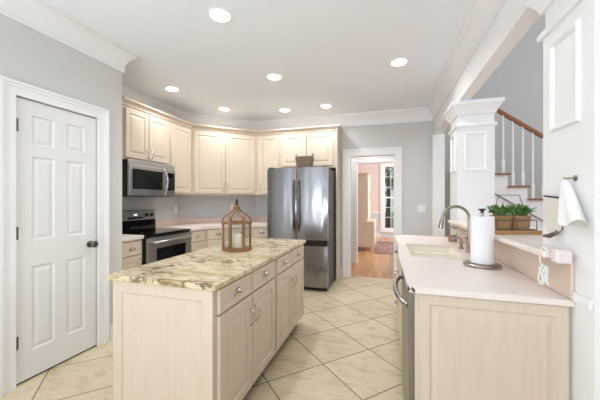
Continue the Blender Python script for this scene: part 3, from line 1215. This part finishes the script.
for k in range(6):
    a0, a1 = PI / 3 * k, PI / 3 * (k + 1)
    p0, p1 = Vector((math.cos(a0), math.sin(a0), 0)) * (Rh - .008), Vector((math.cos(a1), math.sin(a1), 0)) * (Rh - .008)
    dv = (p1 - p0).normalized()
    p0, p1 = p0 + dv * .011, p1 - dv * .011
    nn = Vector((dv.y, -dv.x, 0)) * .001
    mb.faces([p0 + nn + Vector((0, 0, .025)), p1 + nn + Vector((0, 0, .025)), p1 + nn + Vector((0, 0, .221)), p0 + nn + Vector((0, 0, .221)),
              p0 - nn + Vector((0, 0, .025)), p1 - nn + Vector((0, 0, .025)), p1 - nn + Vector((0, 0, .221)), p0 - nn + Vector((0, 0, .221))],
             [(0, 1, 2, 3), (4, 7, 6, 5), (0, 4, 5, 1), (3, 2, 6, 7), (0, 3, 7, 4), (1, 5, 6, 2)])
mb.build('glass_pane', 'glass', ln)
MB().lathe([(.030, .353), (.034, .358), (.034, .366), (.020, .372), (.010, .378)], n=18).build('roof_cap', 'lantern_wood', ln, True)
MB().lathe([(.012, .376), (.016, .382), (.007, .388), (.006, .394), (.013, .402), (.014, .408), (.006, .414), (.009, .420), (.003, .428), (.002, .432)], n=14).build('finial', 'dark_iron', ln, True)
cd = thing('candle', 'ivory pillar candle standing inside the lantern', 'candle', (LX + .012, LY - .008, LZ + .0245))
MB().lathe([(.037, 0), (.038, .003), (.038, .108), (.035, .113), (.020, .110), (.004, .108)], n=24).build('wax', 'wax', cd, True)
MB().tube([(0, 0, .1075), (.001, 0, .118), (.003, .001, .124)], .0012, 6).build('wick', 'dark_iron', cd)

# ------------------------------------------------------------------ peninsula: cabinets, dishwasher, countertop, sink
PX0, PX1, PY0, PY1 = .128, .7125, 1.425, 3.346
pc = 'cabinets of the sink peninsula'
pn = thing('sink_cabinet', 'cream end of the sink cabinets with one large framed panel', 'cabinet', (PX0, PY0, 0))
MB().box(.0, PX1 - PX0, 0, .020, .0, .877).build('end_board', 'cabinet', pn)
MB().panel_front(.016, PX1 - PX0 - .009, .03, .874, .014, .045, -.0005, True).build('framed_panel', 'cabinet', pn)
dwy0, dwy1 = PY0 + .022, PY0 + .622
mb = MB().box(.003, PX1 - PX0, .624, PY1 - PY0, .10, .660)
mb.box(.003, .022, .624, PY1 - PY0, .660, .877)
mb.box(.505, PX1 - PX0, .624, PY1 - PY0, .660, .877)
mb.box(.022, .505, .624, .644, .660, .877)
mb.box(.022, .505, PY1 - PY0 - .02, PY1 - PY0, .660, .877)
mb.build('carcass', 'cabinet', pn)
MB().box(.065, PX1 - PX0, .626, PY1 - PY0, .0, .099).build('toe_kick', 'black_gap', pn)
rM = -PI / 2
for (a, b, kinds) in ((.634, 1.034, 'two'), (1.044, 1.44, 'two'), (1.45, 1.90, 'three')):
    w = b - a

    def put(mb, nm, z):
        o = mb.build(nm, 'cabinet', pn, False, (.002, b, z), rM)
        return o
    if kinds == 'two':
        put(MB().panel_front(0, w, 0, .145, .02, .05, 0, False), 'false_drawer_front', .70)
        dd = put(MB().panel_front(0, w, 0, .565, .02, .058, 0, True), 'door', .122)
        bow_pull(dd, .03, .48)
    else:
        for z, h in ((.122, .27), (.402, .285), (.70, .145)):
            dd = put(MB().panel_front(0, w, 0, h, .02, .05, 0, False), 'drawer', z)
            cup_pull(dd, w / 2, h / 2)

dwr = thing('dishwasher', 'stainless dishwasher with a bowed handle at the end of the peninsula', 'dishwasher', (PX0 - .001, dwy1, 0), -PI / 2)
dww = dwy1 - dwy0
MB().box(0, dww, .04, .52, .10, .860).build('tub', 'fridge_side', dwr)
dd = MB().box(.002, dww - .002, -.026, .039, .115, .868, .004).build('door', 'steel_flat', dwr)
MB().box(.0, dww, .06, .5, .0, .099).build('kick_plate', 'black', dwr)
pts = []
for i in range(17):
    a = i / 16
    pts.append((.05 + (dww - .065) * a, -.026 - .050 * math.sin(PI * a) ** .55 if 0 < i < 16 else -.026, .800))
MB().tube(pts, .013, 12).build('handle', 'chrome', dd, True)

# countertop with a hole for the sink
QX0, QX1, QY0, QY1 = .096, .7135, 1.398, 3.350
SX0, SX1, SY0, SY1 = .170, .520, 2.12, 2.70
mb = MB()
xs, ys = [QX0, SX0, SX1, QX1], [QY0, SY0, SY1, QY1]
for z in (CT0, CT1):
    pass
vt = {}
for k, z in enumerate((.878, CT1)):
    for i, x in enumerate(xs):
        for j, y in enumerate(ys):
            vt[i, j, k] = mb.bm.verts.new((x, y, z))
for i in range(3):
    for j in range(3):
        if (i, j) == (1, 1):
            continue
        for k in (0, 1):
            mb.bm.faces.new((vt[i, j, k], vt[i + 1, j, k], vt[i + 1, j + 1, k], vt[i, j + 1, k]))
for i in range(3):
    for j in (0, 3):
        mb.bm.faces.new((vt[i, j, 0], vt[i + 1, j, 0], vt[i + 1, j, 1], vt[i, j, 1]))
        mb.bm.faces.new((vt[j, i, 0], vt[j, i + 1, 0], vt[j, i + 1, 1], vt[j, i, 1]))
for a, b in (((1, 1), (2, 1)), ((2, 1), (2, 2)), ((2, 2), (1, 2)), ((1, 2), (1, 1))):
    mb.bm.faces.new((vt[a[0], a[1], 0], vt[b[0], b[1], 0], vt[b[0], b[1], 1], vt[a[0], a[1], 1]))
corner = [e for e in mb.bm.edges if abs(e.verts[0].co.x - QX0) < 1e-5 and abs(e.verts[1].co.x - QX0) < 1e-5 and abs(e.verts[0].co.y - QY0) < 1e-5 and abs(e.verts[1].co.y - QY0) < 1e-5]
bmesh.ops.bevel(mb.bm, geom=corner, offset=.03, segments=5, affect='EDGES', profile=.5)
es = [e for e in mb.bm.edges if abs(e.verts[0].co.z - CT1) < 1e-5 and abs(e.verts[1].co.z - CT1) < 1e-5 and len(e.link_faces) == 2 and abs(e.link_faces[0].normal.dot(e.link_faces[1].normal)) < .5]
mb.bm.normal_update()
es = [e for e in mb.bm.edges if abs(e.verts[0].co.z - CT1) < 1e-5 and abs(e.verts[1].co.z - CT1) < 1e-5 and len(e.link_faces) == 2 and abs(e.link_faces[0].normal.dot(e.link_faces[1].normal)) < .5]
bmesh.ops.bevel(mb.bm, geom=es, offset=.011, segments=3, affect='EDGES', profile=.5)
pct = mb.build('countertop', 'counter', None, True)
tag(pct, 'pale pinkish countertop of the peninsula with a built-in sink', 'countertop')
sk = MB()
mid = 2.40


def bowl(x0, x1, y0, y1):
    def rr(ins, z, rad):
        out = []
        X0, X1, Y0, Y1 = x0 + ins, x1 - ins, y0 + ins, y1 - ins
        for cx_, cy_, a0 in ((X1 - rad, Y1 - rad, 0), (X0 + rad, Y1 - rad, PI / 2), (X0 + rad, Y0 + rad, PI), (X1 - rad, Y0 + rad, 1.5 * PI)):
            for i in range(5):
                a = a0 + PI / 2 * i / 4
                out.append(Vector((cx_ + rad * math.cos(a), cy_ + rad * math.sin(a), z)))
        return out
    sk.rings([rr(-.001, CT1 - .010, .03), rr(.002, CT1 - .022, .03), rr(.012, .74, .045), rr(.03, .715, .05), rr(.10, .71, .05)], False, True)


bowl(SX0, SX1, SY0, mid - .014)
bowl(SX0, SX1, mid + .014, SY1)
sk.box(SX0 - .0005, SX1 + .0005, mid - .0155, mid + .0155, .78, CT1 - .010)
for f in (0,):
    sk.faces([(SX0 - .0005, SY0 - .0005, CT1 - .012), (SX0 + .02, SY0, CT1 - .012), (SX0, SY0 + .02, CT1 - .012)], [(0, 1, 2)])
sko = sk.build('sink_bowl', 'sink', pct, True)
for yy in ((SY0 + mid - .014) / 2, (SY1 + mid + .014) / 2):
    MB().lathe([(.043, .7105), (.043, .713), (.030, .7125), (.028, .7115)], ((SX0 + SX1) / 2, yy, 0), 20).build('drain', 'chrome', sko, True)

# backsplash of the half wall and the raised bar top
tag(MB().box(.7005, .7138, 1.400, 3.349, .9062, 1.0585, .002).build('bar_backsplash', 'backsplash'), 'tan upstand between the sink countertop and the raised bar', 'backsplash')
bar = MB().prism([(.622, 1.43), (.7135, 1.43), (.7135, 1.642), (1.05, 1.642), (1.09, 1.68), (1.09, 3.354), (.622, 3.354)], 1.060, 1.090, 'z', .008).build('bar_counter', 'counter')
tag(bar, 'raised pale bar top running between the two white columns', 'countertop')

# ------------------------------------------------------------------ things on the peninsula
fa = thing('faucet', 'brushed nickel gooseneck faucet standing behind the sink', 'faucet', (.605, 2.46, .9055), 0)
MB().lathe([(.028, 0), (.029, .006), (.021, .014), (.019, .05), (.022, .056), (.019, .062), (.0165, .12), (.0145, .13)], n=20).build('base', 'nickel', fa, True)
pts = [(0, 0, .128), (0, 0, .20)]
R = .094
for i in range(15):
    a = PI * i / 14 * .93
    pts.append((-R + R * math.cos(a), 0, .252 + R * math.sin(a)))
lx, lz = pts[-1][0], pts[-1][2]
pts2 = pts + [(lx - .006, 0, lz - .03)]
MB().tube(pts2, .0115, 12).build('spout', 'nickel', fa, True)
MB().tube([(lx - .006, 0, lz - .030), (lx - .008, 0, lz - .045), (lx - .014, 0, lz - .085), (lx - .016, 0, lz - .098)], [.0135, .016, .018, .0165], 14).build('spray_head', 'nickel', fa, True)
MB().tube([(0, .012, .085), (0, .05, .088), (-.004, .085, .10)], [.009, .0075, .006], 10).build('lever', 'nickel', fa, True)
fa.rotation_euler = (0, 0, .10)
sd = thing('soap_dispenser', 'small bronze-nickel soap pump beside the gooseneck faucet', 'soap dispenser', (.585, 2.62, .9055), 0)
MB().lathe([(.022, 0), (.022, .005), (.014, .010), (.012, .042), (.016, .048), (.012, .055)], n=16).build('base', 'nickel', sd, True)
MB().tube([(0, 0, .05), (0, 0, .075), (-.012, 0, .088), (-.045, 0, .082), (-.062, 0, .066)], [.008, .008, .008, .007, .006], 10).build('spout', 'nickel', sd, True)
for nm, (x, y), h, lab in (('glass_jar', (.605, 3.03), .125, 'clear glass jar standing behind the faucet near the column'),):
    jr = thing(nm, lab, 'jar', (x, y, .9055))
    MB().lathe([(.038, 0), (.040, .004), (.040, h - .02), (.034, h - .008), (.034, h), (.031, h), (.031, h - .012), (.037, h - .024), (.037, .006), (.0, .006)][:-1] + [(.004, .006)], n=24).build('glass', 'glass', jr, True)
    MB().lathe([(.0355, .0075), (.0355, .06), (.004, .062)], n=20).build('filling', 'wicker_tan', jr, True)
    MB().lathe([(.036, h + .0005), (.037, h + .003), (.037, h + .016), (.012, h + .02), (.010, h + .034), (.004, h + .037)], n=20).build('lid', 'nickel', jr, True)

# paper towel holder and roll
ph = thing('paper_towel_holder', 'brushed steel paper towel holder with round base on the peninsula', 'paper towel holder', (.552, 1.965, .9055))
MB().lathe([(.098, 0), (.100, .003), (.100, .012), (.094, .016), (.02, .018)], n=36).build('base', 'nickel', ph, True)
MB().tube([(0, 0, .017), (0, 0, .318)], .008, 12).build('post', 'nickel', ph, True)
MB().lathe([(.006, .318), (.012, .322), (.008, .327), (.010, .331), (.021, .334), (.021, .339), (.012, .343)], n=16).build('finial', 'dark_iron', ph, True)
pr_ = thing('paper_towel_roll', 'white paper towel roll standing on the steel holder', 'paper towels', (.552, 1.965, .9245))
rr, hh = .0615, .278
MB().lathe([(.021, 0), (rr - .003, 0), (rr, .003), (rr, hh - .003), (rr - .003, hh), (.021, hh), (.021, 0)], n=40, cap0=False, cap1=False).build('paper', 'paper', pr_, True)
MB().lathe([(.0195, .001), (.0205, .001), (.0205, hh - .002), (.0195, hh - .002), (.0195, .001)], n=20, cap0=False, cap1=False).build('core_tube', 'wicker_tan', pr_, True)

# wooden board, wire carrier and two potted herbs on the bar
BA = YAW
bx, by = .755, 2.135
tag(MB().box(-.135, .145, -.075, .085, .0, .022, .004).build('serving_board', 'board_wood', None, False, (bx, by, 1.0905), BA), 'honey-coloured wooden board under the herb pots on the bar', 'board')
wc = thing('wire_carrier', 'grey wire carrier with a tall handle around the herb pots', 'plant carrier', (bx, by, 1.1130), BA)


def wloop(pts, name, closed=False, r=.0026):
    MB().tube(pts, r, 6, closed).build(name, 'wire', wc, True)


hw, dp_ = .122, .058
wloop([(-hw, -dp_, .003), (hw, -dp_, .003), (hw, dp_, .003), (-hw, dp_, .003)], 'base_wire', True)
wloop([(-hw, -dp_, .062), (hw, -dp_, .062), (hw, dp_, .062), (-hw, dp_, .062)], 'rim_wire', True)
for sx_ in (-hw, 0, hw):
    for sy_ in (-dp_, dp_):
        wloop([(sx_, sy_, .003), (sx_, sy_, .062)], 'upright_wire')
wloop([(-.108, 0, .062), (-.108, 0, .10), (-.072, 0, .218), (.058, 0, .218), (.098, 0, .10), (.108, 0, .062)], 'handle')
wloop([(-hw, 0, .062), (-.108, 0, .062)], 'handle_tab')
wloop([(hw, 0, .062), (.108, 0, .062)], 'handle_tab')


def herb(seed, off, lab):
    rnd = random.Random(seed)
    c, s = math.cos(BA), math.sin(BA)
    p = thing('herb_pot', lab, 'potted plant', (bx + c * off[0] - s * off[1], by + s * off[0] + c * off[1], 1.1145), BA, 'herb pots on the bar')
    MB().rings([sup(.046, .042, 0, 28, .6), sup(.050, .046, .03, 28, .6), sup(.052, .048, .074, 28, .6), sup(.055, .051, .078, 28, .6), sup(.055, .051, .088, 28, .6), sup(.049, .045, .088, 28, .6), sup(.046, .042, .07, 28, .6)]).build('pot', 'wicker_tan', p, True)
    mb = MB()
    for i in range(110):
        a, e = rnd.uniform(0, 2 * PI), rnd.uniform(.45, 1.4)
        L = rnd.uniform(.04, .075) * (1.0 if e < 1 else .85)
        b0 = Vector((rnd.uniform(-.03, .03), rnd.uniform(-.028, .028), .072 + rnd.uniform(0, .012)))
        dirv = Vector((math.cos(a) * math.cos(e), math.sin(a) * math.cos(e), math.sin(e)))
        tip = b0 + dirv * L
        side = dirv.cross(Vector((0, 0, 1))).normalized()
        upv = side.cross(dirv).normalized()
        lw, ll = rnd.uniform(.008, .013), rnd.uniform(.024, .034)
        mb.tube([b0, tip], .0011, 4)
        d2_ = (dirv + Vector((0, 0, rnd.uniform(-.7, .1)))).normalized()
        s2 = d2_.cross(upv).normalized()
        q = [tip, tip + d2_ * ll * .4 + s2 * lw - upv * .003, tip + d2_ * ll, tip + d2_ * ll * .4 - s2 * lw - upv * .003, tip + d2_ * ll * .5 + upv * .003]
        mb.faces(q, [(0, 1, 4), (1, 2, 4), (2, 3, 4), (3, 0, 4)])
    mb.build('foliage', 'leaf', p)
    return p


herb(3, (-.058, 0), 'tan wicker herb pot in the carrier, the one nearer the faucet')
herb(8, (.058, 0), 'tan wicker herb pot in the carrier, the one nearer the towel')

# white hand towel, cream board on its bracket, charger with cord: all on the kitchen face of the near column
tw = thing('hand_towel', 'white hand towel bunched at the top hanging on the white column', 'towel', (XC - .004, 1.358, 1.382))
rs = []
for k in range(13):
    t = k / 12
    hwid = .010 + .056 * t ** .8
    dep = .010 + .020 * t ** .7
    z = -.002 - .165 * t
    ring_ = []
    for i in range(40):
        a = 2 * PI * i / 40
        pl = 1 + .22 * math.sin(5 * a + .6) * t
        ring_.append(Vector((-.032 + dep * math.cos(a) * pl, -.010 * t + .035 * (1 - t) + hwid * math.sin(a), z - (.014 * math.sin(2.5 * a) * t ** 2))))
    rs.append(ring_)
MB().rings(rs).build('cloth', 'cloth', tw, True)
MB().tube([(.003, .035, .004), (-.022, .035, .004), (-.032, .035, .0), (-.036, .035, .008)], .0035, 8).lathe([(.012, 0), (.012, .004), (.006, .006)], n=14, mat=Matrix.Translation((.0035, .035, .004)) @ Matrix.Rotation(-PI / 2, 4, 'Y')).build('hook', 'nickel', tw, True)

hb = thing('hanging_board', 'cream board with rounded lower corners hanging from a dark rod beside the towel', 'hanging board', (XC, 1.525, 1.309))
m4 = Matrix.Translation((-.014, 0, 0)) @ Matrix.Rotation(.08, 4, 'X')
poly = [(-.068, 0), (-.068, -.11), (-.062, -.130), (-.046, -.146), (-.022, -.154), (.022, -.154), (.046, -.146), (.062, -.130), (.068, -.11), (.068, 0)]
mb = MB().prism(poly, -.004, .004, 'x')
mb.bm.transform(m4)
mb.build('board', 'cream_board', hb)
p0, p1 = m4 @ Vector((0, .076, .004)), m4 @ Vector((0, -.076, .004))
MB().tube([p0, p1, (-.004, p1.y - .0, .004), (-.0005, p1.y, .004)], .0035, 8).build('rod', 'dark_iron', hb, True)
MB().tube([(-.0005, -.040, -.125), (-.020, -.035, -.150), (-.032, -.01, -.166), (-.034, .03, -.170)], [.005, .008, .010, .006], 10).build('bracket', 'wire', hb, True)

ch = thing('charger', 'pale pink plug-in charger with a looped white cord by the column', 'charger', (.700, 1.380, 1.078), 0)
MB().box(-.058, -.0005, -.004, .042, -.030, .026, .010).build('housing', 'pink_plastic', ch)
pts = [(-.060, .040, .0), (-.064, .064, .022), (-.068, .088, .012), (-.070, .092, -.03), (-.068, .080, -.06), (-.066, .07, -.09)]


def smooth_path(P, n=6):
    P = [Vector(p) for p in P]
    out = []
    for i in range(len(P) - 1):
        a, b, c, d_ = P[max(0, i - 1)], P[i], P[i + 1], P[min(len(P) - 1, i + 2)]
        for k in range(n):
            t = k / n
            out.append(.5 * ((2 * b) + (c - a) * t + (2 * a - 5 * b + 4 * c - d_) * t * t + (3 * b - a - 3 * c + d_) * t ** 3))
    return out + [P[-1]]


MB().tube(smooth_path(pts), .0028, 8).build('cord', 'white_plastic', ch, True)
mb = MB()
for k in range(6):
    o_ = Vector((-.066 + .007 * math.sin(k * 2.1), .068 + .005 * (k - 2.5), -.088 - .004 * (k % 3)))
    tl = .25 * math.sin(k * 1.7)
    loop = []
    for i in range(18):
        a = 2 * PI * i / 18
        u_, w_ = .011 * math.sin(a), (.034 + .004 * (k % 2)) * math.cos(a)
        loop.append(o_ + Vector((.006 * math.cos(2 * a + k), u_ + tl * w_, w_)))
    mb.tube(loop, .0028, 6, True)
mb.build('cord_bundle', 'white_plastic', ch, True)


# ------------------------------------------------------------------ plates on the walls
def plate(lab, loc, rotz, kind):
    r = thing('light_switch' if kind == 'switch' else 'wall_outlet', lab, 'switch' if kind == 'switch' else 'outlet', loc, rotz)
    MB().box(-.036 if kind != 'switch' else -.058, .036 if kind != 'switch' else .058, -.006, -.0005, -.058, .058, .002).build('cover_plate', 'white_plastic', r)
    if kind == 'switch':
        for x in (-.024, .024):
            MB().box(x - .007, x + .007, -.014, -.0065, -.006, .014, .002).build('toggle', 'white_plastic', r)
    else:
        for z in (-.022, .022):
            MB().box(-.016, .016, -.009, -.0065, z - .014, z + .014, .004).build('socket', 'white_plastic', r)
    return r


plate('white double switch plate on the grey wall beside the hall doorway', (.535, YB, 1.165), 0, 'switch')
plate('white outlet on the wall just past the range backguard', (XR, 3.90, 1.145), PI / 2, 'outlet')
dgl = math.atan2(W2[1] - W1[1], W2[0] - W1[0])
plate('white outlet on the corner wall seen above the lantern', (-2.645, 4.6135, 1.17), dgl, 'outlet')

# ------------------------------------------------------------------ recessed ceiling lights
LIGHTS = [((-1.238, 1.970), 'large lit recessed ceiling light nearest above the island'),
          ((-1.250, 3.140), 'lit recessed ceiling light above the far end of the island'),
          ((0.130, 3.175), 'lit recessed ceiling light above the sink peninsula'),
          ((-2.655, 3.100), 'lit recessed ceiling light above the range and microwave'),
          ((-2.450, 4.020), 'lit recessed ceiling light above the corner wall cabinet'),
          ((-1.548, 4.345), 'lit recessed ceiling light above the refrigerator, on the corner cabinet side'),
          ((-0.881, 4.340), 'lit recessed ceiling light above the refrigerator, on the doorway side')]
proto = None
ld = bpy.data.lights.new('lamp', 'AREA')
ld.shape = 'DISK'
ld.size = .13
ld.energy = CAN_POWER
ld.spread = math.radians(146)
ld.color = (.97, .98, 1.0)
for (x, y), lab in LIGHTS:
    if proto is None:
        proto = thing('recessed_light', lab, 'ceiling light', (x, y, CZ), 0, 'recessed ceiling lights')
        MB().lathe([(.094, -.0005), (.094, -.004), (.088, -.008), (.076, -.006), (.076, -.0005), (.094, -.0005)], n=36, cap0=False, cap1=False).build('trim_ring', 'trim', proto, True)
        MB().lathe([(.0755, -.001), (.0755, -.0045), (.02, -.0055)], n=36).build('lens', 'can_lens', proto, True)
        lo = bpy.data.objects.new('lamp', ld)
        COL.objects.link(lo)
        lo.parent = proto
        lo.location = (0, 0, -.012)
    else:
        c = copy_tree(proto)
        c.location = (x, y, CZ)
        c['label'] = lab

# ------------------------------------------------------------------ dining room beyond the hall
hx = -1.02
hu = thing('china_hutch', 'cream painted hutch with tall top on a deeper chest in the pink room', 'hutch', (hx, 7.50, 0))
mb = MB().box(0, .72, 0, 1.25, .10, .72, .006)
for x in (0.0, .66):
    for y in (0.0, 1.19):
        mb.box(x, x + .06, y, y + .06, 0, .10)
mb.box(-.0, .74, -.015, 1.265, .72, .755, .006)
mb.build('chest', 'hutch', hu)
mb = MB().box(0, .56, .04, 1.21, .756, 1.93)
mb.build('upper_cupboard', 'hutch', hu)
mb = MB().rings([[Vector((0, .04 - o, z)), Vector((.56 + o, .04 - o, z)), Vector((.56 + o, 1.21 + o, z)), Vector((0, 1.21 + o, z))] for o, z in ((0, 1.9305), (.012, 1.9305), (.02, 1.945), (.045, 1.97), (.05, 1.99), (0, 1.99))])
mb.build('cornice', 'hutch', hu)
for i, y in enumerate((.05, .63)):
    dd = MB().panel_front(0, .565, 0, 1.10, .02, .07).build('door', 'hutch', hu, False, (.561, y, .80), PI / 2)
    bow_pull(dd, .53 if i == 0 else .035, .62, -.02, .16)
for z in (.14, .43):
    dd = MB().panel_front(0, 1.21, 0, .26, .02, .05, 0, False).build('drawer', 'hutch', hu, False, (.721, .02, z), PI / 2)
    for x in (.25, .96):
        bow_pull(dd, x, .13, -.02, .12)
tag(MB().box(-.26, 1.6, 7.25, 9.35, .0005, .010).build('area_rug', 'rug'), 'muted red patterned rug on the oak floor before the hutch', 'rug')

# ------------------------------------------------------------------ garden beyond the dining window
struct('ground', MB().box(-14, 14, 10.7, 40, -.5, -.35), 'lawn')


def tree(x, y, h, r, seed, lab):
    rnd = random.Random(seed)
    t = thing('garden_tree', lab, 'tree', (x, y, -.35), 0, 'garden trees beyond the window')
    MB().tube([(0, 0, 0), (.05, 0, h * .3), (0, .05, h * .6)], [.16, .12, .07], 8).build('trunk', 'bark', t, True)
    mb = MB()
    for i in range(260):
        a, b = rnd.uniform(0, 2 * PI), math.acos(rnd.uniform(-1, 1))
        q = r * rnd.uniform(.45, 1) * (1 + .2 * math.sin(3 * a) * math.sin(2 * b))
        c = Vector((q * math.sin(b) * math.cos(a), q * math.sin(b) * math.sin(a), h * .66 + q * 1.1 * math.cos(b)))
        v1 = Vector((rnd.gauss(0, 1), rnd.gauss(0, 1), rnd.gauss(0, 1))).normalized()
        v2 = v1.orthogonal().normalized()
        s_ = r * .14
        mb.faces([c - v1 * s_, c + v2 * s_ * .6, c + v1 * s_, c - v2 * s_ * .6], [(0, 1, 2, 3)])
    mb.build('crown', 'tree_leaf', t)


tree(.1, 17, 5.2, 1.5, 1, 'dark leafy tree seen through the dining window')
